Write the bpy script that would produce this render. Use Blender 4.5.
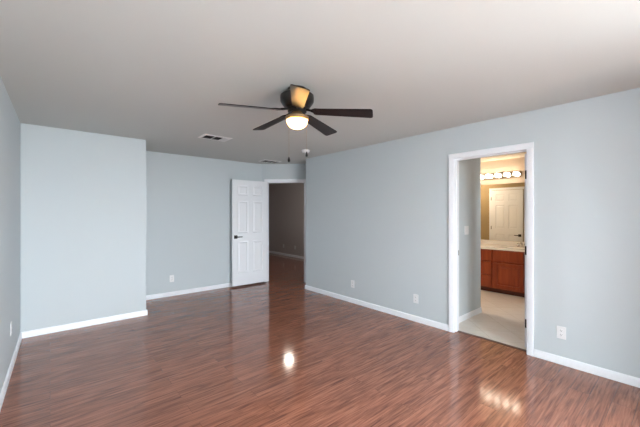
import bpy, bmesh, math, random
from mathutils import Vector, Matrix
random.seed(4)
for o in list(bpy.data.objects):
    bpy.data.objects.remove(o)
S = bpy.context.scene
COL = S.collection
R = math.radians

# ------------------------------------------------------------------ camera
cd = bpy.data.cameras.new('camera')
cam = bpy.data.objects.new('camera', cd)
COL.objects.link(cam)
cam.location = (0, 0, 1.415)
cam.rotation_euler = (R(90), 0, R(-40.5))
cd.sensor_width = 36
cd.lens = 316.0 / 640 * 36
cd.clip_start = 0.02
S.camera = cam

# ------------------------------------------------------------------ world: overcast daylight
REAR = -2.6
H = 2.44
w = bpy.data.worlds.new('overcast')
S.world = w
w.use_nodes = True
nt = w.node_tree
nt.nodes.clear()
wo = nt.nodes.new('ShaderNodeOutputWorld')
bg = nt.nodes.new('ShaderNodeBackground')
tc = nt.nodes.new('ShaderNodeTexCoord')
sx = nt.nodes.new('ShaderNodeSeparateXYZ')
rp = nt.nodes.new('ShaderNodeValToRGB')
rp.color_ramp.elements[0].position = 0.42
rp.color_ramp.elements[0].color = (0.44, 0.455, 0.45, 1)
rp.color_ramp.elements[1].position = 0.56
rp.color_ramp.elements[1].color = (0.90, 0.95, 1.0, 1)
mr = nt.nodes.new('ShaderNodeMapRange')
mr.inputs[1].default_value = -1
mr.inputs[2].default_value = 1
nt.links.new(tc.outputs['Generated'], sx.inputs[0])
nt.links.new(sx.outputs['Z'], mr.inputs[0])
nt.links.new(mr.outputs[0], rp.inputs[0])
nt.links.new(rp.outputs[0], bg.inputs[0])
bg.inputs[1].default_value = 13.0
nt.links.new(bg.outputs[0], wo.inputs[0])

WINS = [(0.15, 1.25, 0.80, 2.15), (1.42, 2.52, 0.80, 2.15)]       # x0 x1 z0 z1 in the rear wall
for (x0, x1, z0, z1, yw) in [(*q, REAR - 0.13) for q in WINS] + [(4.20, 4.65, 1.56, 2.00, 0.19)]:    # sampling portals in the rear openings and the added bathroom window
    ld = bpy.data.lights.new('window_daylight', 'AREA')
    ld.shape = 'RECTANGLE'
    ld.size = x1 - x0
    ld.size_y = z1 - z0
    ld.cycles.is_portal = True
    lo = bpy.data.objects.new('window_daylight', ld)
    COL.objects.link(lo)
    lo.location = ((x0 + x1) / 2, yw, (z0 + z1) / 2)
    lo.rotation_euler = (R(90), 0, 0)
ld = bpy.data.lights.new('window_daylight', 'AREA')               # portal of the added side window
ld.shape = 'RECTANGLE'
ld.size, ld.size_y = 1.30, 1.35
ld.cycles.is_portal = True
lo = bpy.data.objects.new('window_daylight', ld)
COL.objects.link(lo)
lo.location = (2.91, -1.60, 1.475)
lo.rotation_euler = (R(90), 0, R(90))

S.view_settings.view_transform = 'Standard'
S.view_settings.look = 'None'
S.view_settings.exposure = 2.08
S.view_settings.gamma = 1.0
S.view_settings.use_curve_mapping = False

# ------------------------------------------------------------------ materials
def mat(name, col, rough=0.5, metal=0.0, spec=0.5, noise=0.0, nscale=20, bump=0.0, bscale=200, emis=None, estr=0):
    m = bpy.data.materials.new(name)
    m.use_nodes = True
    t = m.node_tree
    b = t.nodes['Principled BSDF']
    b.inputs['Base Color'].default_value = (*col, 1)
    b.inputs['Roughness'].default_value = rough
    b.inputs['Metallic'].default_value = metal
    b.inputs['Specular IOR Level'].default_value = spec
    tcn = t.nodes.new('ShaderNodeTexCoord')
    if noise:
        n = t.nodes.new('ShaderNodeTexNoise')
        n.inputs['Scale'].default_value = nscale
        n.inputs['Detail'].default_value = 5
        t.links.new(tcn.outputs['Object'], n.inputs['Vector'])
        r = t.nodes.new('ShaderNodeValToRGB')
        r.color_ramp.elements[0].position = 0.3
        r.color_ramp.elements[1].position = 0.7
        r.color_ramp.elements[0].color = (*[c * (1 - noise) for c in col], 1)
        r.color_ramp.elements[1].color = (*[min(1, c * (1 + noise)) for c in col], 1)
        t.links.new(n.outputs['Fac'], r.inputs[0])
        t.links.new(r.outputs[0], b.inputs['Base Color'])
    if bump:
        n2 = t.nodes.new('ShaderNodeTexNoise')
        n2.inputs['Scale'].default_value = bscale
        n2.inputs['Detail'].default_value = 3
        t.links.new(tcn.outputs['Object'], n2.inputs['Vector'])
        bm_ = t.nodes.new('ShaderNodeBump')
        bm_.inputs['Strength'].default_value = bump
        bm_.inputs['Distance'].default_value = 0.002
        t.links.new(n2.outputs['Fac'], bm_.inputs['Height'])
        t.links.new(bm_.outputs[0], b.inputs['Normal'])
    if emis:
        b.inputs['Emission Color'].default_value = (*emis, 1)
        b.inputs['Emission Strength'].default_value = estr
    return m

def wood_floor():
    m = bpy.data.materials.new('cherry_laminate_planks')
    m.use_nodes = True
    t = m.node_tree
    b = t.nodes['Principled BSDF']
    L = t.links.new
    N = t.nodes.new
    tcn = N('ShaderNodeTexCoord')
    br = N('ShaderNodeTexBrick')
    br.inputs['Scale'].default_value = 1.0
    br.inputs['Brick Width'].default_value = 1.22
    br.inputs['Row Height'].default_value = 0.127
    br.inputs['Mortar Size'].default_value = 0.0010
    br.inputs['Mortar Smooth'].default_value = 0.3
    br.inputs['Bias'].default_value = 0.0
    br.inputs['Color1'].default_value = (0, 0, 0, 1)
    br.inputs['Color2'].default_value = (1, 1, 1, 1)
    br.inputs['Mortar'].default_value = (0.5, 0.5, 0.5, 1)
    br.offset = 0.37
    L(tcn.outputs['Object'], br.inputs['Vector'])
    # shift the grain per plank
    vm = N('ShaderNodeVectorMath'); vm.operation = 'MULTIPLY_ADD'
    cmb = N('ShaderNodeCombineXYZ')
    L(br.outputs['Color'], cmb.inputs[0]); L(br.outputs['Color'], cmb.inputs[2])
    vm.inputs[1].default_value = (7.3, 0, 5.1)
    L(cmb.outputs[0], vm.inputs[0]); L(tcn.outputs['Object'], vm.inputs[2])
    mp = N('ShaderNodeMapping'); mp.inputs['Scale'].default_value = (1.5, 19, 1)
    L(vm.outputs[0], mp.inputs['Vector'])
    n1 = N('ShaderNodeTexNoise'); n1.inputs['Scale'].default_value = 1.5
    n1.inputs['Detail'].default_value = 7; n1.inputs['Roughness'].default_value = 0.62
    n1.inputs['Distortion'].default_value = 1.3
    L(mp.outputs[0], n1.inputs['Vector'])
    mp2 = N('ShaderNodeMapping'); mp2.inputs['Scale'].default_value = (3.0, 62, 1)
    L(vm.outputs[0], mp2.inputs['Vector'])
    n2 = N('ShaderNodeTexNoise'); n2.inputs['Scale'].default_value = 1.4
    n2.inputs['Detail'].default_value = 4
    L(mp2.outputs[0], n2.inputs['Vector'])
    rp = N('ShaderNodeValToRGB')
    e = rp.color_ramp.elements
    e[0].position = 0.34; e[0].color = (0.10, 0.031, 0.020, 1)
    e[1].position = 0.68; e[1].color = (0.45, 0.175, 0.098, 1)
    k = e.new(0.46); k.color = (0.24, 0.080, 0.043, 1)
    k = e.new(0.58); k.color = (0.355, 0.130, 0.070, 1)
    mx = N('ShaderNodeMix'); mx.data_type = 'FLOAT'; mx.inputs[0].default_value = 0.38
    L(n1.outputs['Fac'], mx.inputs[2]); L(n2.outputs['Fac'], mx.inputs[3])
    L(mx.outputs[0], rp.inputs[0])
    # plank to plank tone
    mr = N('ShaderNodeMapRange'); mr.inputs[3].default_value = 0.90; mr.inputs[4].default_value = 1.08
    L(br.outputs['Color'], mr.inputs[0])
    hs = N('ShaderNodeHueSaturation'); hs.inputs['Saturation'].default_value = 0.93
    L(mr.outputs[0], hs.inputs['Value']); L(rp.outputs[0], hs.inputs['Color'])
    md = N('ShaderNodeMix'); md.data_type = 'RGBA'
    md.inputs[7].default_value = (0.09, 0.03, 0.02, 1)
    L(br.outputs['Fac'], md.inputs[0]); L(hs.outputs[0], md.inputs[6])
    L(md.outputs[2], b.inputs['Base Color'])
    b.inputs['Roughness'].default_value = 0.10
    b.inputs['Specular IOR Level'].default_value = 0.55
    bp = N('ShaderNodeBump'); bp.inputs['Strength'].default_value = 0.035; bp.inputs['Distance'].default_value = 0.002
    L(n2.outputs['Fac'], bp.inputs['Height']); L(bp.outputs[0], b.inputs['Normal'])
    return m

def tile_floor():
    m = bpy.data.materials.new('cream_floor_tile')
    m.use_nodes = True
    t = m.node_tree
    b = t.nodes['Principled BSDF']
    L = t.links.new
    N = t.nodes.new
    tcn = N('ShaderNodeTexCoord')
    mp = N('ShaderNodeMapping'); mp.inputs['Rotation'].default_value = (0, 0, R(45))
    L(tcn.outputs['Object'], mp.inputs['Vector'])
    br = N('ShaderNodeTexBrick')
    br.offset = 0.0
    br.inputs['Scale'].default_value = 1
    br.inputs['Brick Width'].default_value = 0.33
    br.inputs['Row Height'].default_value = 0.33
    br.inputs['Mortar Size'].default_value = 0.003
    br.inputs['Color1'].default_value = (0.86, 0.81, 0.75, 1)
    br.inputs['Color2'].default_value = (0.80, 0.75, 0.68, 1)
    br.inputs['Mortar'].default_value = (0.66, 0.60, 0.52, 1)
    L(mp.outputs[0], br.inputs['Vector'])
    n = N('ShaderNodeTexNoise'); n.inputs['Scale'].default_value = 7; n.inputs['Detail'].default_value = 6
    mp3 = N('ShaderNodeMapping'); mp3.inputs['Scale'].default_value = (2.5, 0.8, 1); mp3.inputs['Rotation'].default_value = (0, 0, R(35))
    L(tcn.outputs['Object'], mp3.inputs['Vector']); L(mp3.outputs[0], n.inputs['Vector'])
    mx = N('ShaderNodeMix'); mx.data_type = 'RGBA'; mx.blend_type = 'OVERLAY'; mx.inputs[0].default_value = 0.35
    L(br.outputs['Color'], mx.inputs[6]); L(n.outputs['Fac'], mx.inputs[7])
    L(mx.outputs[2], b.inputs['Base Color'])
    b.inputs['Roughness'].default_value = 0.38
    return m

def wood(name, dark, light, scale=(3, 3, 30), rough=0.4, spec=0.5):
    m = bpy.data.materials.new(name)
    m.use_nodes = True
    t = m.node_tree
    b = t.nodes['Principled BSDF']
    L = t.links.new
    N = t.nodes.new
    tcn = N('ShaderNodeTexCoord')
    mp = N('ShaderNodeMapping'); mp.inputs['Scale'].default_value = scale
    L(tcn.outputs['Object'], mp.inputs['Vector'])
    n = N('ShaderNodeTexNoise'); n.inputs['Scale'].default_value = 2.0; n.inputs['Detail'].default_value = 5
    L(mp.outputs[0], n.inputs['Vector'])
    r = N('ShaderNodeValToRGB')
    r.color_ramp.elements[0].position = 0.3; r.color_ramp.elements[0].color = (*dark, 1)
    r.color_ramp.elements[1].position = 0.7; r.color_ramp.elements[1].color = (*light, 1)
    L(n.outputs['Fac'], r.inputs[0]); L(r.outputs[0], b.inputs['Base Color'])
    b.inputs['Roughness'].default_value = rough
    b.inputs['Specular IOR Level'].default_value = spec
    return m

def pane_mat():
    m = bpy.data.materials.new('window_glass')
    m.use_nodes = True
    t = m.node_tree
    t.nodes.clear()
    o = t.nodes.new('ShaderNodeOutputMaterial')
    mx = t.nodes.new('ShaderNodeMixShader')
    tr = t.nodes.new('ShaderNodeBsdfTransparent')
    gl = t.nodes.new('ShaderNodeBsdfGlossy')
    gl.inputs['Roughness'].default_value = 0.0
    mx.inputs[0].default_value = 0.06
    t.links.new(tr.outputs[0], mx.inputs[1]); t.links.new(gl.outputs[0], mx.inputs[2])
    t.links.new(mx.outputs[0], o.inputs[0])
    return m

def bowl_mat():
    m = bpy.data.materials.new('lit_alabaster_glass')
    m.use_nodes = True
    t = m.node_tree
    t.nodes.clear()
    o = t.nodes.new('ShaderNodeOutputMaterial')
    ad = t.nodes.new('ShaderNodeAddShader')
    mx = t.nodes.new('ShaderNodeMixShader'); mx.inputs[0].default_value = 0.5
    tl = t.nodes.new('ShaderNodeBsdfTranslucent'); tl.inputs[0].default_value = (0.9, 0.78, 0.55, 1)
    df = t.nodes.new('ShaderNodeBsdfDiffuse'); df.inputs[0].default_value = (0.8, 0.7, 0.5, 1)
    em = t.nodes.new('ShaderNodeEmission'); em.inputs[0].default_value = (1.0, 0.74, 0.42, 1); em.inputs[1].default_value = 0.3
    t.links.new(df.outputs[0], mx.inputs[1]); t.links.new(tl.outputs[0], mx.inputs[2])
    t.links.new(mx.outputs[0], ad.inputs[0]); t.links.new(em.outputs[0], ad.inputs[1])
    t.links.new(ad.outputs[0], o.inputs[0])
    return m

M = {}
M['wall'] = mat('pale_blue_grey_paint', (0.575, 0.632, 0.658), 0.6, spec=0.3, bump=0.12, bscale=160)
M['wall_hall'] = mat('taupe_paint', (0.60, 0.565, 0.565), 0.7, spec=0.3, bump=0.12, bscale=160)
M['wall_bath'] = mat('warm_cream_paint', (0.60, 0.495, 0.39), 0.6, spec=0.3, bump=0.12, bscale=160)
M['wall_tan'] = mat('darkened_olive_tan_paint', (0.36, 0.27, 0.145), 0.6, spec=0.3, bump=0.12, bscale=160)  # tan paint darkened to make up the shade lost to the added light
M['ceil'] = mat('grey_beige_ceiling_paint', (0.65, 0.675, 0.655), 0.9, spec=0.1, bump=0.25, bscale=90)
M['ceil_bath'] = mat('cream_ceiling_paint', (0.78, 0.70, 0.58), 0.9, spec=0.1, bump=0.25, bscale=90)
M['trim'] = mat('white_semi_gloss_trim', (0.86, 0.885, 0.925), 0.35)
M['door'] = mat('white_door_paint', (0.85, 0.875, 0.91), 0.38)
M['floor'] = wood_floor()
M['tile'] = tile_floor()
M['black'] = mat('black_oil_rubbed_metal', (0.012, 0.011, 0.011), 0.38, metal=0.6)
M['bronze'] = mat('dark_bronze_metal', (0.012, 0.010, 0.009), 0.35, metal=0.4, noise=0.3, nscale=15)
M['brass'] = mat('antique_brass', (0.50, 0.34, 0.18), 0.4, metal=0.9, noise=0.15, nscale=30)
M['blade'] = wood('dark_walnut_blade', (0.006, 0.003, 0.003), (0.018, 0.007, 0.006), (2, 22, 8), 0.33, 0.4)
M['blade_edge'] = mat('matte_dark_blade_edge', (0.014, 0.008, 0.007), 0.9, spec=0.08)
M['bowl'] = bowl_mat()
M['plastic'] = mat('white_plastic', (0.82, 0.83, 0.84), 0.4)
M['slot'] = mat('dark_slot', (0.03, 0.03, 0.03), 0.6)
M['dark'] = mat('dark_duct', (0.02, 0.02, 0.02), 0.9)
M['ventw'] = mat('off_white_vent_metal', (0.86, 0.86, 0.85), 0.5)
M['louver'] = mat('shade_dark_louver_metal', (0.10, 0.097, 0.094), 0.5)  # vent metal darkened to stand for the shade between slats
M['cherry'] = wood('cherry_cabinet_wood', (0.24, 0.036, 0.008), (0.37, 0.066, 0.016), (9, 9, 1.2), 0.38)
M['cherry_shadow'] = mat('shadowed_toe_kick_wood', (0.10, 0.022, 0.008), 0.5)  # cherry wood with the toe-kick shadow put into its colour
M['marble'] = mat('cream_cultured_marble', (0.93, 0.88, 0.82), 0.2, noise=0.02, nscale=3)
M['chrome'] = mat('polished_chrome', (0.75, 0.73, 0.70), 0.12, metal=1.0)
M['mirror'] = mat('mirror_silver', (0.92, 0.92, 0.90), 0.0, metal=1.0)
M['bulb'] = mat('lit_bulb_glass', (0.9, 0.9, 0.85), 0.3, emis=(1.0, 0.83, 0.65), estr=6)
M['halldome'] = mat('lit_frosted_dome', (0.9, 0.9, 0.85), 0.3, emis=(1.0, 0.91, 0.80), estr=19)
M['bath_fill_dome'] = mat('added_warm_fill_dome', (0.9, 0.9, 0.85), 0.3, emis=(1.0, 0.80, 0.58), estr=56)  # glow of the added bathroom light
M['glass'] = pane_mat()
M['strip'] = wood('dark_threshold_wood', (0.07, 0.025, 0.018), (0.15, 0.055, 0.035), (22, 2, 8), 0.3)

# ------------------------------------------------------------------ helpers
def new_obj(name, bm, m, parent=None, smooth=None, bevel=0.0):
    bmesh.ops.recalc_face_normals(bm, faces=bm.faces[:])
    me = bpy.data.meshes.new(name)
    bm.to_mesh(me)
    bm.free()
    for mm in (m if isinstance(m, (list, tuple)) else [m]):
        me.materials.append(mm)
    o = bpy.data.objects.new(name, me)
    COL.objects.link(o)
    if parent:
        o.parent = parent
    if smooth is not None:
        for p in me.polygons:
            p.use_smooth = True
        me.set_sharp_from_angle(angle=R(smooth))
    if bevel:
        b = o.modifiers.new('bevel', 'BEVEL')
        b.width = bevel
        b.segments = 2
        b.limit_method = 'ANGLE'
        b.angle_limit = R(40)
    return o

def box(bm, x0, x1, y0, y1, z0, z1, mtx=None):
    vs = [Vector((x, y, z)) for x in (x0, x1) for y in (y0, y1) for z in (z0, z1)]
    if mtx:
        vs = [mtx @ v for v in vs]
    v = [bm.verts.new(p) for p in vs]
    for f in ((0, 1, 3, 2), (4, 6, 7, 5), (0, 4, 5, 1), (2, 3, 7, 6), (0, 2, 6, 4), (1, 5, 7, 3)):
        bm.faces.new([v[i] for i in f])

def prism(bm, prof, axis, a0, a1, mtx=None):
    """extrude a closed 2-D profile [(u,v)] along a local axis; axis 'x': (a,u,v), 'z': (u,v,a), 'y': (u,a,v)"""
    def P(u, v, a):
        p = Vector({'x': (a, u, v), 'z': (u, v, a), 'y': (u, a, v)}[axis])
        return mtx @ p if mtx else p
    A = [bm.verts.new(P(u, v, a0)) for u, v in prof]
    B = [bm.verts.new(P(u, v, a1)) for u, v in prof]
    n = len(prof)
    for i in range(n):
        j = (i + 1) % n
        bm.faces.new((A[i], A[j], B[j], B[i]))
    bm.faces.new(A)
    bm.faces.new(B[::-1])

def lathe(bm, prof, seg=40, mtx=None, cap=True):
    rings = []
    for r, z in prof:
        if r < 1e-6:
            p = Vector((0, 0, z))
            rings.append([bm.verts.new(mtx @ p if mtx else p)])
        else:
            ring = []
            for k in range(seg):
                a = 2 * math.pi * k / seg
                p = Vector((r * math.cos(a), r * math.sin(a), z))
                ring.append(bm.verts.new(mtx @ p if mtx else p))
            rings.append(ring)
    for A, B in zip(rings, rings[1:]):
        for k in range(seg):
            j = (k + 1) % seg
            if len(A) == 1 and len(B) == 1:
                continue
            if len(A) == 1:
                bm.faces.new((A[0], B[k], B[j]))
            elif len(B) == 1:
                bm.faces.new((A[k], A[j], B[0]))
            else:
                bm.faces.new((A[k], A[j], B[j], B[k]))
    if cap:
        for ring in (rings[0], rings[-1]):
            if len(ring) > 1:
                bm.faces.new(ring)

def tube(bm, pts, r, seg=12, radii=None):
    pts = [Vector(p) for p in pts]
    rings = []
    up = Vector((0, 0, 1))
    for i, p in enumerate(pts):
        d = (pts[min(i + 1, len(pts) - 1)] - pts[max(i - 1, 0)]).normalized()
        a = d.cross(up)
        if a.length < 1e-3:
            a = d.cross(Vector((1, 0, 0)))
        a.normalize()
        b = d.cross(a).normalized()
        rr = radii[i] if radii else r
        rings.append([bm.verts.new(p + (a * math.cos(2 * math.pi * k / seg) + b * math.sin(2 * math.pi * k / seg)) * rr) for k in range(seg)])
    for A, B in zip(rings, rings[1:]):
        for k in range(seg):
            j = (k + 1) % seg
            bm.faces.new((A[k], A[j], B[j], B[k]))
    bm.faces.new(rings[0])
    bm.faces.new(rings[-1][::-1])

def tag(o, label, cat, group=None):
    o['label'] = label
    o['category'] = cat
    if group:
        o['group'] = group
    return o

def struct(o, label, cat):
    o['kind'] = 'structure'
    return tag(o, label, cat)

def empty(name, loc, rz=0.0):
    e = bpy.data.objects.new(name, None)
    COL.objects.link(e)
    e.location = loc
    e.rotation_euler = (0, 0, rz)
    e.empty_display_size = 0.1
    return e

def copy_tree(o, parent=None):
    c = o.copy()
    COL.objects.link(c)
    if parent:
        c.parent = parent
    for ch in list(o.children):
        copy_tree(ch, c)
    return c

# ------------------------------------------------------------------ room shell
XL, XR = -0.255, 3.65            # bedroom left and right wall faces
YJ, YB = 4.92, 5.78             # jutting wall face, recessed back wall face
XJ = 1.018                       # jut corner
XB0, XB1 = 3.77, 6.55           # bathroom
YBA, YBZ = 0.30, 4.45
XH, YH = 6.00, 10.6             # hall far walls
DY0, DY1, DH = 1.07, 1.818, 2.06  # bathroom doorway
P0 = (3.35, 5.78)               # corner where the angled door wall starts
AS0, AS1 = 0.118, 0.885           # doorway along it

bm = bmesh.new()
box(bm, -0.60, 2.93, REAR - 0.15, -0.65, -0.10, 0)
box(bm, -0.60, 3.72, -0.65, 4.62, -0.10, 0)
box(bm, -0.60, 6.12, 4.62, YH + .12, -0.10, 0)
struct(new_obj('floor', bm, M['floor']), 'glossy reddish brown wood plank floor', 'floor')
bm = bmesh.new()
box(bm, 3.72, 6.67, YBA - .12, 4.62, -0.10, 0)
struct(new_obj('floor_bathroom', bm, M['tile']), 'light cream tile floor beyond the bathroom doorway', 'floor')
bm = bmesh.new()
box(bm, -0.60, 2.93, REAR - 0.15, -0.65, H, H + .1)
box(bm, -0.60, 3.71, -0.65, 4.62, H, H + .1)
box(bm, -0.60, 6.12, 4.62, YH + .12, H, H + .1)
struct(new_obj('ceiling', bm, M['ceil']), 'plain grey beige bedroom ceiling', 'ceiling')
bm = bmesh.new()
box(bm, 3.71, 6.67, YBA - .12, 4.62, H, H + .1)
struct(new_obj('ceiling_bathroom', bm, M['ceil_bath']), 'cream bathroom ceiling lit warm by the bulbs', 'ceiling')

bm = bmesh.new()
box(bm, XL - .12, XL, REAR - .15, 5.90, 0, H)
SKEW = Matrix.Translation((XL, YJ, 0)) @ Matrix.Rotation(R(-1.0), 4, 'Z') @ Matrix.Translation((-XL, -YJ, 0))   # this wall is a degree off square
wl = new_obj('wall_left', bm, M['wall'])
wl.matrix_world = SKEW
struct(wl, 'narrow pale blue grey wall at far left edge', 'wall')
bm = bmesh.new()
box(bm, XL, XJ, YJ, 5.90, 0, H)
struct(new_obj('wall_jut', bm, M['wall'], bevel=0.004), 'pale wall section jutting forward left of the recess', 'wall')
bm = bmesh.new()
box(bm, XJ, 3.36, YB, 5.90, 0, H)
struct(new_obj('wall_back', bm, M['wall']), 'recessed pale wall behind the open white door', 'wall')

bm = bmesh.new()                # right wall with the bathroom doorway
JT = 0.02
box(bm, XR, XB0, -.50, DY0 - JT, 0, H)
box(bm, XR, XB0, DY1 + JT, 4.68, 0, H)
box(bm, XR, XB0, DY0 - JT, DY1 + JT, DH + JT, H)
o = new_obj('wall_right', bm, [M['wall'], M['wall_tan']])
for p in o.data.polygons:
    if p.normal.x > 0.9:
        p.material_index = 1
struct(o, 'long pale blue grey wall holding the bathroom doorway', 'wall')

bm = bmesh.new()                # rear wall with two windows, behind the viewpoint
xs = XL - .16
for (x0, x1, z0, z1) in WINS:
    box(bm, xs, x0, REAR - .15, REAR, 0, H)
    box(bm, x0, x1, REAR - .15, REAR, 0, z0)
    box(bm, x0, x1, REAR - .15, REAR, z1, H)
    xs = x1
box(bm, xs, 2.93, REAR - .15, REAR, 0, H)
struct(new_obj('wall_rear', bm, M['wall']), 'pale wall with two windows behind the viewpoint', 'wall')

bm = bmesh.new()                # angled wall with the hall doorway (local x along the wall)
AR = R(-45)
box(bm, -0.05, AS0 - JT, 0, .12, 0, H)
box(bm, AS1 + JT, 1.52, 0, .12, 0, H)
box(bm, AS0 - JT, AS1 + JT, 0, .12, DH + JT, H)
o = new_obj('wall_angled', bm, [M['wall'], M['wall_hall']])
for p in o.data.polygons:
    if p.normal.y > 0.9:
        p.material_index = 1
o.location = (*P0, 0)
o.rotation_euler = (0, 0, AR)
struct(o, 'short angled wall around the hall doorway', 'wall')
bm = bmesh.new()
box(bm, XB0, 6.0, 4.56, 4.68, 0, H)
struct(new_obj('wall_alcove', bm, M['wall']), 'wall between the bathroom and the hall doorway', 'wall')

bm = bmesh.new()
SW = (-2.25, -0.95, 0.80, 2.15)    # window added in the stepped wall to brighten the left wall
box(bm, 2.78, XB0, -0.65, -0.50, 0, H)  # unseen wall step added to keep window light off the near right wall
box(bm, 2.78, 2.93, REAR, SW[0], 0, H)
box(bm, 2.78, 2.93, SW[1], -0.65, 0, H)
box(bm, 2.78, 2.93, SW[0], SW[1], 0, SW[2])
box(bm, 2.78, 2.93, SW[0], SW[1], SW[3], H)
struct(new_obj('wall_shade_step', bm, M['wall']), 'unseen stepped wall added to shade the right wall', 'wall')

def wall(name, x0, x1, y0, y1, m, label):
    b = bmesh.new()
    box(b, x0, x1, y0, y1, 0, H)
    return struct(new_obj(name, b, m), label, 'wall')
wall('wall_hall_far', XH, XH + .12, 4.68, YH + .12, M['wall_hall'], 'taupe hall wall seen through the open door')
wall('wall_hall_end', 3.1, XH, YH, YH + .12, M['wall_hall'], 'end wall of the hall')
wall('wall_hall_left', 3.1, 3.22, 5.90, YH, M['wall_hall'], 'hall wall backing onto the bedroom')
wall('wall_bathroom_far', XB1, XB1 + .12, YBA, YBZ + .11, M['wall_bath'], 'warm cream bathroom wall carrying mirror and bulbs')
BW = (4.20, 4.65, 1.56, 2.00)      # small high window added to light the bathroom partition
b = bmesh.new()
box(b, XB0, BW[0], YBA - .12, YBA, 0, H)
box(b, BW[1], XB1 + .12, YBA - .12, YBA, 0, H)
box(b, BW[0], BW[1], YBA - .12, YBA, 0, BW[2])
box(b, BW[0], BW[1], YBA - .12, YBA, BW[3], H)
struct(new_obj('wall_bathroom_near', b, M['wall_bath']), 'bathroom wall to the right of the doorway', 'wall')
e = empty('window_3', (BW[0], YBA - .10, BW[2]))
b = bmesh.new()
for (a0, a1, c0, c1) in ((0, .02, 0, .44), (.43, .45, 0, .44), (.02, .43, 0, .02), (.02, .43, .42, .44)):
    box(b, a0, a1, 0, .04, c0, c1)
new_obj('frame', b, M['trim'], e)
b = bmesh.new(); box(b, .02, .43, .018, .022, .02, .42)
new_obj('pane', b, M['glass'], e)
struct(e, 'unseen small high window added to light the bathroom', 'window')
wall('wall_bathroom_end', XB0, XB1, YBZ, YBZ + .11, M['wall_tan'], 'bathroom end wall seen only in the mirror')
bm = bmesh.new()
box(bm, XB0, 4.70, 1.95, 2.06, 0, H)
struct(new_obj('wall_bathroom_partition', bm, M['wall'], bevel=0.004), 'short grey partition just inside the bathroom doorway', 'wall')

# --- baseboards
BP = [(0, 0), (0.014, 0), (0.014, 0.054), (0.011, 0.061), (0.009, 0.068), (0.004, 0.073), (0, 0.073)]
def baseboard(name, p, q, label):
    """runs p->q with the wall on the left-hand side, board projecting to the right of travel"""
    p, q = Vector((*p, 0)), Vector((*q, 0))
    d = (q - p)
    Lg = d.length
    d.normalize()
    n = Vector((d.y, -d.x, 0))
    mtx = Matrix(((d.x, n.x, 0, p.x), (d.y, n.y, 0, p.y), (0, 0, 1, 0), (0, 0, 0, 1)))
    b = bmesh.new()
    prism(b, BP, 'x', 0, Lg, mtx)
    return struct(new_obj(name, b, M['trim'], smooth=50), label, 'baseboard')
baseboard('baseboard_left', (XL, REAR), (XL, YJ), 'white baseboard along the far left wall').matrix_world = SKEW
baseboard('baseboard_jut', (XL, YJ), (XJ + .014, YJ), 'white baseboard under the jutting wall section')
baseboard('baseboard_jut_side', (XJ, YJ), (XJ, YB), 'white baseboard on the jut side facing the recess')
baseboard('baseboard_back', (XJ, YB), (3.35, YB), 'white baseboard along the recessed wall and behind door')
baseboard('baseboard_right_far', (XR, 4.694), (XR, DY1 + .066), 'white baseboard between the hall corner and bathroom casing')
baseboard('baseboard_right_near', (XR, DY0 - .066), (XR, -0.5), 'white baseboard right of the bathroom doorway')
baseboard('baseboard_alcove', (4.40, 4.68), (XR, 4.68), 'white baseboard round the corner by hall doorway')
baseboard('baseboard_rear', (2.78, REAR), (XL, REAR), 'white baseboard below the windows')
baseboard('baseboard_hall', (XH, YH), (XH, 4.70), 'white baseboard along the taupe hall wall')
baseboard('baseboard_partition', (XB0 + .02, 1.95), (4.70, 1.95), 'white baseboard along the grey bathroom partition')

# --- door casings and jambs
def casing_profile(wd=0.060):
    # (across, out) : across 0 = inner edge
    return [(0, 0), (0, 0.009), (0.006, 0.011), (0.014, 0.011), (0.020, 0.014), (0.045, 0.017), (0.056, 0.017), (wd, 0.013), (wd, 0)]
def make_casing(name, a0, a1, h, depth, mtx, label, stop_y, back=True):
    """local x along the wall, local y into the wall (0 = room face, depth = far face)"""
    e = empty(name, (0, 0, 0))
    e.matrix_world = mtx
    cp = casing_profile()
    for side, sg in ((0, -1), (depth, 1)):
        if side and not back:
            continue
        b = bmesh.new()
        prof = [(a0 - 0.004 - u, side + sg * v) for u, v in cp]
        prism(b, prof, 'z', 0, h + .004)
        prof = [(a1 + 0.004 + u, side + sg * v) for u, v in cp]
        prism(b, prof, 'z', 0, h + .004)
        prof = [(side + sg * v, h + 0.004 + u) for u, v in cp]
        prism(b, prof, 'x', a0 - 0.064, a1 + 0.064)
        new_obj('casing', b, M['trim'], e)
    b = bmesh.new()
    box(b, a0 - .02, a0, 0, depth, 0, h)
    box(b, a1, a1 + .02, 0, depth, 0, h)
    box(b, a0 - .02, a1 + .02, 0, depth, h, h + .02)
    box(b, a0, a0 + .011, stop_y, stop_y + .035, 0, h)
    box(b, a1 - .011, a1, stop_y, stop_y + .035, 0, h)
    box(b, a0 + .011, a1 - .011, stop_y, stop_y + .035, h - .011, h)
    new_obj('jamb', b, M['trim'], e)
    return struct(e, label, 'door frame')
# angled doorway
mA = Matrix.Translation((*P0, 0)) @ Matrix.Rotation(AR, 4, 'Z')
c1 = make_casing('trim_1', AS0, AS1, DH, .12, mA, 'white casing around the dark hall doorway', 0.040)
b = bmesh.new(); box(b, AS1 - .0015, AS1 + .001, .008, .034, .90, .96)
o = new_obj('strike_plate', b, M['black'], c1); o['label'] = 'black strike plate'
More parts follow.
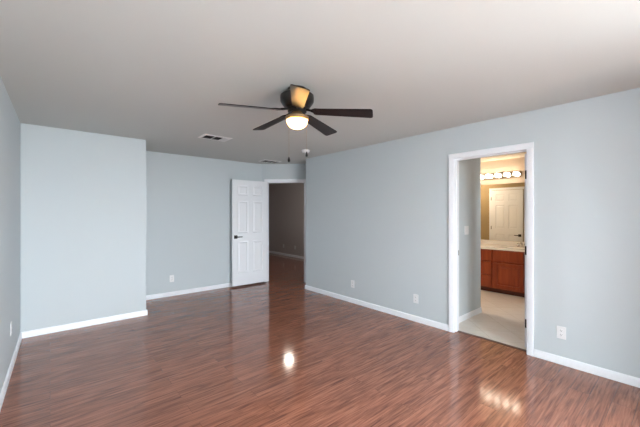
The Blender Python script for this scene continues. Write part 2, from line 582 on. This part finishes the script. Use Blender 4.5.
# bathroom doorway: local x -> -Y world, local y -> +X world
mB = Matrix(((0, 1, 0, XR), (-1, 0, 0, DY1), (0, 0, 1, 0), (0, 0, 0, 1)))
c2 = make_casing('trim_2', 0, DY1 - DY0, DH, .12, mB, 'white casing around the bathroom doorway', 0.046)
b = bmesh.new(); box(b, -.001, .0015, .086, .112, .91, .97)
o = new_obj('strike_plate', b, M['black'], c2); o['label'] = 'black strike plate'
bm = bmesh.new()
prism(bm, [(3.700, 0), (3.752, 0), (3.746, .005), (3.735, .007), (3.717, .007), (3.706, .005)], 'y', DY0, DY1)
struct(new_obj('trim_3', bm, M['strip']), 'dark strip between wood floor and bathroom tile', 'threshold')

# --- six panel doors
def door_slab(wd, h, t):
    bm = bmesh.new()
    xs = [0, .108, (wd - .10) / 2, (wd + .10) / 2, wd - .108, wd]
    zs = [0, .235, .845, 1.005, 1.625, 1.735, 1.925, h]
    def face(pts):
        bm.faces.new([bm.verts.new(p) for p in pts])
    for y, s in ((0, 1), (t, -1)):                # s: direction into the slab
        for i in range(5):
            for j in range(7):
                x0, x1, z0, z1 = xs[i], xs[i + 1], zs[j], zs[j + 1]
                if i in (1, 3) and j in (1, 3, 5):
                    prev = None
                    for ins, dep in ((0, 0), (.008, .010), (.020, .010), (.040, .002)):
                        ring = [(x0 + ins, z0 + ins), (x1 - ins, z0 + ins), (x1 - ins, z1 - ins), (x0 + ins, z1 - ins)]
                        ring = [Vector((a, y + s * dep, c)) for a, c in ring]
                        if prev:
                            for k in range(4):
                                l = (k + 1) % 4
                                face((prev[k], prev[l], ring[l], ring[k]))
                        prev = ring
                    face(prev)
                else:
                    face([(x0, y, z0), (x1, y, z0), (x1, y, z1), (x0, y, z1)])
    for x in (0, wd):
        for j in range(7):
            face([(x, 0, zs[j]), (x, t, zs[j]), (x, t, zs[j + 1]), (x, 0, zs[j + 1])])
    for z in (0, h):
        for i in range(5):
            face([(xs[i], 0, z), (xs[i + 1], 0, z), (xs[i + 1], t, z), (xs[i], t, z)])
    bmesh.ops.remove_doubles(bm, verts=bm.verts[:], dist=1e-5)
    return bm

def lever(bm, x, y, z, out, along):
    """square rose, neck and lever at (x,z) on the face y; out = +-1 along y, along = +-1 lever direction in x"""
    box(bm, x - .032, x + .032, min(y, y + out * .009), max(y, y + out * .009), z - .032, z + .032)
    tube(bm, [(x, y + out * .008, z), (x, y + out * .048, z)], .011, 12)
    tube(bm, [(x - along * .010, y + out * .048, z), (x + along * .05, y + out * .050, z), (x + along * .118, y + out * .046, z)], .009, 10, [.011, .010, .008])

def make_door(name, wd, h, t, loc, rz, label, lz=.945, faces=((0, -1), (None, 1)), knuckle_y=None, leaves=True):
    """hinge edge at local x=0"""
    e = empty(name, loc, rz)
    new_obj('slab', door_slab(wd, h, t), M['door'], e)
    for y, out in faces:
        b = bmesh.new()
        lever(b, wd - .065, t if y is None else y, lz, out, -1)
        o = new_obj('lever_handle', b, M['black'], e, smooth=35)
        o['label'] = 'black lever handle on a square rose'
    ky = 0 if knuckle_y is None else knuckle_y
    for z in (.25, h / 2, h - .22):
        b = bmesh.new()
        sgn = -1 if ky <= 0 else 1
        tube(b, [(-.003, ky + sgn * .006, z - .045), (-.003, ky + sgn * .006, z + .045)], .0065, 10)
        if leaves:
            box(b, -.0022, .0005, .003, t - .003, z - .045, z + .045)
        o = new_obj('hinge', b, M['black'], e)
        o['label'] = 'black butt hinge'
    return struct(e, label, 'door')

# door 1: hall door folded back against the recessed wall. hinge at right, runs towards -X
make_door('door_1', .757, 2.03, .035, (3.380, 5.655, .032), R(180), 'open white six panel door against the recessed wall', lz=.935, faces=((None, 1), (0, -1)), knuckle_y=0)
# door 2: bathroom door swung 90 degrees into the bathroom
make_door('door_2', .755, 2.03, .040, (XB0 + .022, DY0 + .018, .012), R(0), 'white bathroom door seen edge on with black hinges', knuckle_y=0)
# door 3: closed door in the bathroom seen in the mirror
make_door('door_3', .76, 2.03, .02, (XB0 + .022, 3.565, .012), R(-90), 'closed white panel door reflected in the bathroom mirror', lz=.83, faces=((None, 1),), knuckle_y=.02, leaves=False)
mC = Matrix(((0, -1, 0, XB0), (1, 0, 0, 2.80), (0, 0, 1, 0), (0, 0, 0, 1)))
e = empty('trim_4', (0, 0, 0)); e.matrix_world = mC
b = bmesh.new()
cp = casing_profile()
prism(b, [(-.008 - u, -v) for u, v in cp], 'z', 0, 2.052)
prism(b, [(.773 + u, -v) for u, v in cp], 'z', 0, 2.052)
prism(b, [(-v, 2.052 + u) for u, v in cp], 'x', -.068, .833)
new_obj('casing', b, M['trim'], e)
struct(e, 'white casing of the door reflected in the mirror', 'door frame')

# --- windows behind the viewpoint, the last one added for its light
for i, (x0, x1, z0, z1) in enumerate(WINS + [SW]):
    if i < 2:
        e = empty('window_%d' % (i + 1), (x0, REAR - .12, z0))
    else:
        e = empty('window_4', (2.90, x0, z0), R(90))
    W, Hh = x1 - x0, z1 - z0
    b = bmesh.new()
    for (a0, a1, c0, c1) in ((0, .045, 0, Hh), (W - .045, W, 0, Hh), (.045, W - .045, 0, .045), (.045, W - .045, Hh - .045, Hh), (.045, W - .045, Hh / 2 - .025, Hh / 2 + .025)):
        box(b, a0, a1, 0, .05, c0, c1)
    new_obj('frame', b, M['trim'], e)
    b = bmesh.new(); box(b, .045, W - .045, .022, .026, .045, Hh / 2 - .025)
    new_obj('pane', b, M['glass'], e)
    b = bmesh.new(); box(b, .045, W - .045, .022, .026, Hh / 2 + .025, Hh - .045)
    new_obj('pane', b, M['glass'], e)
    b = bmesh.new(); box(b, -.04, W + .04, .05, .16, -.025, 0)
    new_obj('sill', b, M['trim'], e)
    struct(e, ['window behind the viewpoint, nearer the left wall', 'window behind the viewpoint, nearer the right wall', 'unseen side window added to light the left wall'][i], 'window')

# ------------------------------------------------------------------ ceiling fan
FX, FY = 1.546, 2.10
fan = tag(empty('ceiling_fan', (FX, FY, H)), 'dark bronze ceiling fan with five blades and a lit bowl', 'ceiling fan')
bm = bmesh.new()
lathe(bm, [(0, 0), (.076, 0), (.080, -.006), (.080, -.030), (.092, -.040), (.128, -.050), (.137, -.058), (.139, -.075), (.137, -.108), (.128, -.122), (.108, -.150), (.098, -.158), (.090, -.160), (0, -.160)], 56)
new_obj('motor_housing', bm, M['bronze'], fan, smooth=35)
bm = bmesh.new()
lathe(bm, [(0, -.158), (.072, -.158), (.078, -.164), (.078, -.190), (.070, -.196), (0, -.196)], 40)
new_obj('rotor_hub', bm, M['bronze'], fan, smooth=35)
bm = bmesh.new()
lathe(bm, [(0, -.194), (.040, -.194), (.050, -.212), (.080, -.224), (.094, -.231), (.096, -.253), (.088, -.258), (0, -.258)], 48)
new_obj('light_fitter', bm, M['brass'], fan, smooth=35)
bm = bmesh.new()                    # alabaster bowl: open shell with thickness
prof = []
for k in range(13):
    a = math.pi / 2 * k / 12
    prof.append((.087 * math.cos(a) if k < 12 else 0, -.2585 - .072 * math.sin(a)))
lathe(bm, prof, 48, cap=False)
bowl = new_obj('light_bowl', bm, M['bowl'], fan, smooth=60)
bowl['label'] = 'glowing cream glass light bowl'
sol = bowl.modifiers.new('thick', 'SOLIDIFY'); sol.thickness = .003; sol.offset = -1
pl = bpy.data.lights.new('fan_bulb', 'POINT')
pl.energy = 10.0
pl.color = (1.0, .80, .55)
pl.shadow_soft_size = .02
po = bpy.data.objects.new('fan_bulb', pl)
COL.objects.link(po)
po.parent = fan
po.location = (0, 0, -.285)

PH = [R(a - 40.5) for a in (-84, -12, 60, 132, 204)]
ZB = -.193
RT, RI = .618, .135
def blade_outline():
    pts = []
    n = 8
    def hw(x):
        return .045 + (.064 - .045) * (x - RI) / (RT - RI)
    rc = .022
    pts.append((RI, -hw(RI) + .012)); pts.append((RI + .012, -hw(RI)))
    for k in range(n + 1):
        a = -math.pi / 2 + math.pi / 2 * k / n
        pts.append((RT - rc + rc * math.cos(a), -hw(RT) + rc + rc * math.sin(a)))
    for k in range(n + 1):
        a = math.pi / 2 * k / n
        pts.append((RT - rc + rc * math.cos(a), hw(RT) - rc + rc * math.sin(a)))
    pts.append((RI + .012, hw(RI))); pts.append((RI, hw(RI) - .012))
    return pts
def make_blade():
    tilt = Matrix.Translation((RI, 0, ZB)) @ Matrix.Rotation(R(4.1), 4, 'Y') @ Matrix.Translation((-RI, 0, 0)) @ Matrix.Rotation(R(-12), 4, 'X')
    b = bmesh.new()
    prism(b, blade_outline(), 'z', -.003, .003, tilt)
    bl = new_obj('blade', b, [M['blade'], M['blade_edge']], fan)
    for p in bl.data.polygons:
        if len(p.vertices) == 4:
            p.material_index = 1
    b = bmesh.new()
    # cast iron arm: from hub to a flared plate on top of the blade root
    tube(b, [(.066, 0, -.174), (.085, 0, -.175), (.103, 0, -.180), (.122, 0, -.1845), (.142, 0, -.1875)], .008, 10, [.012, .010, .009, .010, .009])
    plate = [(.112, -.012), (.132, -.028), (.155, -.040), (.190, -.037), (.210, -.018), (.222, 0), (.210, .018), (.190, .037), (.155, .040), (.132, .028), (.112, .012)]
    prism(b, plate, 'z', .0032, .008, tilt)
    for dx, dy in ((.160, -.024), (.160, .024), (.200, 0)):
        lathe(b, [(0, -.0058), (.004, -.005), (.005, -.0031), (0, -.0031)], 10, tilt @ Matrix.Translation((dx, dy, 0)), cap=False)
    new_obj('blade_iron', b, M['bronze'], bl, smooth=40)
    return bl
b0 = make_blade()
for i, a in enumerate(PH):
    bl = b0 if i == 0 else copy_tree(b0)
    bl.parent = fan
    # the whole rotor hangs a little off level
    bl.matrix_local = Matrix.Translation((0, 0, -.178)) @ Matrix.Rotation(R(1.6), 4, Vector((.649, .760, 0))) @ Matrix.Translation((0, 0, .178)) @ Matrix.Rotation(a, 4, 'Z')
def chain(x, y, z1, nm):
    b = bmesh.new()
    z = -.236
    tube(b, [(x, y, z), (x, y, z1)], .0007, 6)
    k = z
    while k > z1:
        bmesh.ops.create_icosphere(b, subdivisions=1, radius=.0013, matrix=Matrix.Translation((x, y, k)))
        k -= .008
    c = new_obj('pull_chain', b, M['brass'], fan)
    b = bmesh.new()
    lathe(b, [(0, z1 + .004), (.004, z1 + .002), (.005, z1 - .004), (.009, z1 - .018), (.010, z1 - .030), (.006, z1 - .038), (0, z1 - .040)], 14, Matrix.Translation((x, y, 0)), cap=False)
    o = new_obj('chain_knob', b, M['black'], c, smooth=40)
    o['label'] = 'black pull knob'
u = Vector((.760, -.649)); dv = Vector((.649, .760))
p = u * -.059 + dv * -.086
chain(p.x, p.y, 1.862 - H, 'l')
p = u * .082 + dv * -.080
chain(p.x, p.y, 1.905 - H, 'r')

# ------------------------------------------------------------------ ceiling vents and smoke detector
def make_vent():
    e = empty('ceiling_vent', (0, 0, H))
    LX, LY = .385, .255
    b = bmesh.new()
    prism(b, [(-LX / 2, 0), (-LX / 2 + .008, -.008), (-LX / 2 + .034, -.010), (-LX / 2 + .036, 0)], 'y', -LY / 2, LY / 2)
    prism(b, [(LX / 2, 0), (LX / 2 - .008, -.008), (LX / 2 - .034, -.010), (LX / 2 - .036, 0)], 'y', -LY / 2, LY / 2)
    prism(b, [(-LY / 2, 0), (-LY / 2 + .008, -.008), (-LY / 2 + .032, -.010), (-LY / 2 + .034, 0)], 'x', -LX / 2 + .034, LX / 2 - .034)
    prism(b, [(LY / 2, 0), (LY / 2 - .008, -.008), (LY / 2 - .032, -.010), (LY / 2 - .034, 0)], 'x', -LX / 2 + .034, LX / 2 - .034)
    box(b, -.035, -.026, -.095, .095, -.010, 0)
    box(b, .075, .084, -.095, .095, -.010, 0)
    new_obj('frame', b, M['ventw'], e)
    b = bmesh.new(); box(b, -.16, .16, -.095, .095, -.0012, 0)
    new_obj('duct_opening', b, M['dark'], e)
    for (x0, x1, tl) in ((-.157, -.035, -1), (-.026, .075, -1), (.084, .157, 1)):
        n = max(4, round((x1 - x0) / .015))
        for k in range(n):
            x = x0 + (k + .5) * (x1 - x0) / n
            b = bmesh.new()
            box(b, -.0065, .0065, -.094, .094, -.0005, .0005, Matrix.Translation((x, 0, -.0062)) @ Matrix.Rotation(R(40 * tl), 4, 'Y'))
            new_obj('louver', b, M['louver'] if tl < 0 else M['ventw'], e)  # shade-coloured slats in the banks that read dark
    return e
v1 = make_vent()
v1.location = (1.70, 4.17, H)
tag(v1, 'white ceiling vent nearer the fan, left of the other', 'vent', 'ceiling air vents')
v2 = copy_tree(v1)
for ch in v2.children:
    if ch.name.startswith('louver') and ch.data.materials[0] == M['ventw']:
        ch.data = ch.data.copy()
        ch.data.materials[0] = M['louver']  # last bank takes the shade colour too, so the whole vent reads dark
v2.location = (3.28, 5.35, H)
tag(v2, 'ceiling vent above the open white door by the hall doorway', 'vent', 'ceiling air vents')

sd = tag(empty('smoke_detector', (3.146, 4.04, H)), 'small round white smoke detector on the ceiling', 'smoke detector')
bm = bmesh.new()
lathe(bm, [(0, 0), (.066, 0), (.066, -.010), (.062, -.012), (0, -.012)], 36)
new_obj('base_plate', bm, M['plastic'], sd, smooth=35)
bm = bmesh.new()
lathe(bm, [(0, -.012), (.058, -.012), (.060, -.026), (.052, -.038), (.030, -.043), (0, -.044)], 36)
new_obj('cover', bm, M['plastic'], sd, smooth=50)

# ------------------------------------------------------------------ outlets and switch (local: x along wall, -y out of the wall)
def make_outlet():
    e = empty('wall_outlet', (0, 0, 0))
    b = bmesh.new(); box(b, -.036, .036, -.006, 0, -.058, .058)
    new_obj('cover_plate', b, M['plastic'], e, bevel=.003)
    for dz in (-.0195, .0195):
        b = bmesh.new()
        prof = []
        for k in range(20):
            a = 2 * math.pi * k / 20
            prof.append((.0165 * math.cos(a), max(-.0125, min(.0125, .0175 * math.sin(a))) + dz))
        prism(b, prof, 'y', -.0085, -.005)
        r = new_obj('receptacle', b, M['plastic'], e)
        b = bmesh.new()
        box(b, -.0075, -.0050, -.0090, -.0084, dz - .002, dz + .008)
        box(b, .0050, .0075, -.0090, -.0084, dz - .001, dz + .007)
        lathe(b, [(0, -.0003), (.003, -.0003), (.003, .0003), (0, .0003)], 10, Matrix.Translation((0, -.0087, dz - .0075)) @ Matrix.Rotation(R(90), 4, 'X'), cap=False)
        o = new_obj('slots', b, M['slot'], r)
        o['label'] = 'dark plug slots'
    b = bmesh.new()
    lathe(b, [(0, -.001), (.0032, -.001), (.0025, .001), (0, .0012)], 10, Matrix.Translation((0, -.0065, 0)) @ Matrix.Rotation(R(90), 4, 'X'), cap=False)
    new_obj('screw', b, M['plastic'], e)
    return e
OUT = [
    ((XR, 0.784, .297), R(-90), 'white outlet right of the bathroom doorway'),
    ((XR, 2.335, .297), R(-90), 'white outlet left of bathroom doorway, nearer of the two'),
    ((XR, 3.473, .297), R(-90), 'white outlet on long right wall, nearer the hall corner'),
    ((1.588, YB, .297), R(0), 'white outlet on the recessed wall left of open door'),
    ((XL, 3.99, .375), R(90), 'white outlet on the narrow far left wall'),
    ((XH, 8.92, .32), R(-90), 'left of the two outlets on the taupe hall wall'),
    ((XH, 8.26, .32), R(-90), 'right of the two outlets on the taupe hall wall'),
]
o0 = make_outlet()
for i, (loc, rz, lab) in enumerate(OUT):
    o = o0 if i == 0 else copy_tree(o0)
    o.location = loc
    o.rotation_euler = (0, 0, rz)
    if 'far left wall' in lab:
        o.matrix_world = SKEW @ Matrix.Translation(loc) @ Matrix.Rotation(rz, 4, 'Z')
    tag(o, lab, 'outlet', 'wall outlets')
sw = tag(empty('light_switch', (4.25, 1.95, 1.19)), 'white light switch on the grey bathroom partition', 'light switch')
b = bmesh.new(); box(b, -.058, .058, -.006, 0, -.058, .058)
new_obj('cover_plate', b, M['plastic'], sw, bevel=.003)
for dx in (-.023, .023):
    b = bmesh.new()
    box(b, dx - .005, dx + .005, -.016, -.004, -.004, .012)
    new_obj('toggle', b, M['plastic'], sw, bevel=.001)

# ------------------------------------------------------------------ hall ceiling light (its reflection shows on the floor)
hl = tag(empty('hall_ceiling_light', (4.73, 6.78, H)), 'round lit ceiling light in hall, reflected on the floor', 'ceiling light')
bm = bmesh.new(); lathe(bm, [(0, 0), (.15, 0), (.15, -.02), (.14, -.026), (0, -.026)], 40)
new_obj('base_pan', bm, M['bronze'], hl, smooth=35)
bm = bmesh.new()
lathe(bm, [(.10, -.026)] + [(.10 * math.cos(math.pi / 2 * k / 10) if k < 10 else 0, -.026 - .07 * math.sin(math.pi / 2 * k / 10)) for k in range(1, 11)], 40, cap=False)
new_obj('dome', bm, M['halldome'], hl, smooth=60)

bl2 = copy_tree(hl)  # unseen light added to brighten the bathroom and the mirrored door
bl2.name = 'added_bathroom_light'
bl2.location = (4.5, 3.95, H)
for ch in bl2.children:
    if ch.name.startswith('dome'):
        ch.data = ch.data.copy()
        ch.data.materials[0] = M['bath_fill_dome']
tag(bl2, 'unseen ceiling light added to brighten the bathroom', 'ceiling light')

# ------------------------------------------------------------------ bathroom vanity (front faces -X)
VX, VY0, VY1, VZ = 6.00, 1.30, 2.74, .775
van = tag(empty('vanity_cabinet', (VX, (VY0 + VY1) / 2, 0)), 'cherry wood bathroom vanity cabinet with drawers and panel doors', 'cabinet')
def vo(name, bm, m, **k):
    o = new_obj(name, bm, m, van, **k)
    o.matrix_parent_inverse = Matrix.Translation(-van.location)
    return o
bm = bmesh.new()
box(bm, VX + .02, XB1, VY0, VY0 + .018, .085, VZ)
box(bm, VX + .02, XB1, VY1 - .018, VY1, .085, VZ)
box(bm, VX + .02, XB1, VY0 + .018, VY1 - .018, .085, .103)
box(bm, XB1 - .012, XB1, VY0 + .018, VY1 - .018, .103, VZ)
box(bm, VX + .02, XB1 - .012, 2.315, 2.333, .103, VZ)
vo('carcass', bm, M['cherry'])
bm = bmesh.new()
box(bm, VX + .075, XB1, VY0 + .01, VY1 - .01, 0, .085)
vo('toe_kick', bm, M['cherry_shadow'])
bm = bmesh.new()
Zs = [(.085, .115), (VZ - .022, VZ)]
for z0, z1 in Zs:
    box(bm, VX, VX + .02, VY0, VY1, z0, z1)
for y0, y1 in ((VY0, 1.335), (1.775, 1.809), (2.254, 2.308), (2.71, VY1)):
    box(bm, VX, VX + .02, y0, y1, .115, VZ - .022)
box(bm, VX, VX + .02, 1.335, 2.254, .540, .582)
vo('face_frame', bm, M['cherry'])
def front(name, y0, y1, z0, z1, raised):
    b = bmesh.new()
    t = .024
    x = VX - .001 - t
    if not raised:
        box(b, x, x + t, y0, y1, z0, z1)
        return vo(name, b, M['cherry'], bevel=.005)
    f = .058
    box(b, x, x + t, y0, y0 + f, z0, z1); box(b, x, x + t, y1 - f, y1, z0, z1)
    box(b, x, x + t, y0 + f, y1 - f, z0, z0 + f); box(b, x, x + t, y0 + f, y1 - f, z1 - f, z1)
    d = vo(name, b, M['cherry'], bevel=.003)
    b = bmesh.new()
    prev = None
    y0 += f; y1 -= f; z0 += f; z1 -= f
    for ins, dep in ((0, .012), (.010, .012), (.034, .003)):
        ring = [b.verts.new((x + dep, a, c)) for a, c in ((y0 + ins, z0 + ins), (y1 - ins, z0 + ins), (y1 - ins, z1 - ins), (y0 + ins, z1 - ins))]
        if prev:
            for k in range(4):
                l = (k + 1) % 4
                b.faces.new((prev[k], prev[l], ring[l], ring[k]))
        prev = ring
    b.faces.new(prev)
    back = [b.verts.new((x + .017, a, c)) for a, c in ((y0, z0), (y1, z0), (y1, z1), (y0, z1))]
    b.faces.new(back)
    o = new_obj('raised_panel', b, M['cherry'], d)
    return d
front('drawer', 2.300, 2.722, .572, .758, False)
front('drawer', 2.300, 2.722, .326, .556, False)
front('drawer', 2.300, 2.722, .108, .310, False)
front('false_drawer_front', 1.800, 2.262, .576, .758, False)
front('false_drawer_front', 1.322, 1.784, .576, .758, False)
front('door', 1.800, 2.262, .108, .545, True)
front('door', 1.322, 1.784, .108, .545, True)

# countertop with an integral oval basin and a backsplash
ct = tag(empty('vanity_countertop', (VX, 1.93, VZ)), 'cream cultured marble countertop on the cherry vanity', 'countertop')
CX0, CX1, CZ = VX - .03, XB1 - .001, VZ + .035
bx, by, ra, rb = 6.24, 1.93, .150, .205
bm = bmesh.new()
N = 48
def rect_pt(a):
    dx, dy = math.cos(a), math.sin(a)
    tx = ((CX1 - bx) if dx > 0 else (bx - CX0)) / max(abs(dx), 1e-6)
    y1_, y0_ = VY1 + .01, VY0 - .01
    ty = ((y1_ - by) if dy > 0 else (by - y0_)) / max(abs(dy), 1e-6)
    t = min(tx, ty)
    return bx + dx * t, by + dy * t
ang = [2 * math.pi * k / N for k in range(N)]
for cx, cy in ((CX0, VY0 - .01), (CX0, VY1 + .01), (CX1, VY0 - .01), (CX1, VY1 + .01)):
    ang.append(math.atan2(cy - by, cx - bx) % (2 * math.pi))
ang.sort()
outer = [bm.verts.new((*rect_pt(a), CZ)) for a in ang]
rings = [outer]
for s, dz in ((1.06, 0), (1.0, -.003), (.93, -.013), (.78, -.024), (.5, -.031), (.12, -.034)):
    rings.append([bm.verts.new((bx + ra * s * math.cos(a), by + rb * s * math.sin(a), CZ + dz)) for a in ang])
n = len(ang)
for A, B in zip(rings, rings[1:]):
    for k in range(n):
        l = (k + 1) % n
        bm.faces.new((A[k], A[l], B[l], B[k]))
bm.faces.new(rings[-1])
low = [bm.verts.new((*rect_pt(a), VZ)) for a in ang]
for k in range(n):
    l = (k + 1) % n
    bm.faces.new((outer[k], low[k], low[l], outer[l]))
def child_of(o, e):
    o.parent = e
    o.matrix_parent_inverse = Matrix.Translation(-Vector(e.location))
    return o
child_of(new_obj('slab', bm, M['marble'], None, smooth=40), ct)
bm = bmesh.new(); box(bm, XB1 - .021, XB1 - .001, VY0 - .01, VY1 + .01, CZ, CZ + .085)
tag(new_obj('backsplash', bm, M['marble'], None, bevel=.004), 'cream backsplash strip between the countertop and mirror', 'backsplash')

fc = tag(empty('faucet', (6.455, 1.96, CZ)), 'small metal faucet on the cream bathroom countertop', 'faucet')
bm = bmesh.new()
prof = [(.026 * math.cos(2 * math.pi * k / 24), .085 * math.sin(2 * math.pi * k / 24)) for k in range(24)]
prism(bm, prof, 'z', 0, .016)
new_obj('base', bm, M['chrome'], fc, smooth=40)
bm = bmesh.new()
tube(bm, [(0, 0, .014), (-.003, 0, .050), (-.030, 0, .075), (-.075, 0, .078), (-.112, 0, .064), (-.118, 0, .050)], .012, 14, [.016, .015, .014, .013, .012, .011])
new_obj('spout', bm, M['chrome'], fc, smooth=50)
for dy in (-.056, .056):
    bm = bmesh.new()
    lathe(bm, [(0, .014), (.016, .014), (.015, .030), (.026, .040), (.029, .058), (.024, .068), (0, .072)], 20, Matrix.Translation((0, dy, 0)), cap=False)
    new_obj('handle', bm, M['chrome'], fc, smooth=50)

# mirror
mi = tag(empty('bathroom_mirror', (XB1, (VY0 + VY1) / 2, CZ + .09)), 'large frameless mirror above the vanity reflecting a door', 'mirror')
bm = bmesh.new(); box(bm, -.006, -.001, VY0 - mi.location.y, VY1 + .02 - mi.location.y, 0, 1.98 - mi.location.z)
new_obj('glass', bm, M['mirror'], mi)

# bulb bar
LY0, LY1, LZ = 1.985, 3.02, 2.142
lb = tag(empty('vanity_light_bar', (XB1, (LY0 + LY1) / 2, LZ)), 'horizontal row of lit globe bulbs above the bathroom mirror', 'light fixture')
bm = bmesh.new()
hl_ = (LY1 - LY0) / 2
prof = []
for k in range(9):
    a = -math.pi / 2 + math.pi * k / 8
    prof.append((hl_ - .055 + .055 * math.cos(a), .055 * math.sin(a)))
for k in range(9):
    a = math.pi / 2 + math.pi * k / 8
    prof.append((-hl_ + .055 + .055 * math.cos(a), .055 * math.sin(a)))
prism(bm, [(a, b_) for a, b_ in prof], 'x', -.030, 0)
new_obj('back_plate', bm, M['chrome'], lb, bevel=.004)
for k in range(6):
    y = 2.072 + k * .158 - lb.location.y
    bm = bmesh.new()
    lathe(bm, [(0, .028), (.026, .028), (.026, .040), (.018, .046), (0, .046)], 20, Matrix.Translation((0, y, 0)) @ Matrix.Rotation(R(-90), 4, 'Y'), cap=False)
    s = new_obj('socket', bm, M['chrome'], lb, smooth=40)
    bm = bmesh.new()
    bmesh.ops.create_uvsphere(bm, u_segments=24, v_segments=16, radius=.039, matrix=Matrix.Translation((-.090, y, 0)))
    bo = new_obj('bulb', bm, M['bulb'], s, smooth=60)
    bo['label'] = 'lit globe bulb'
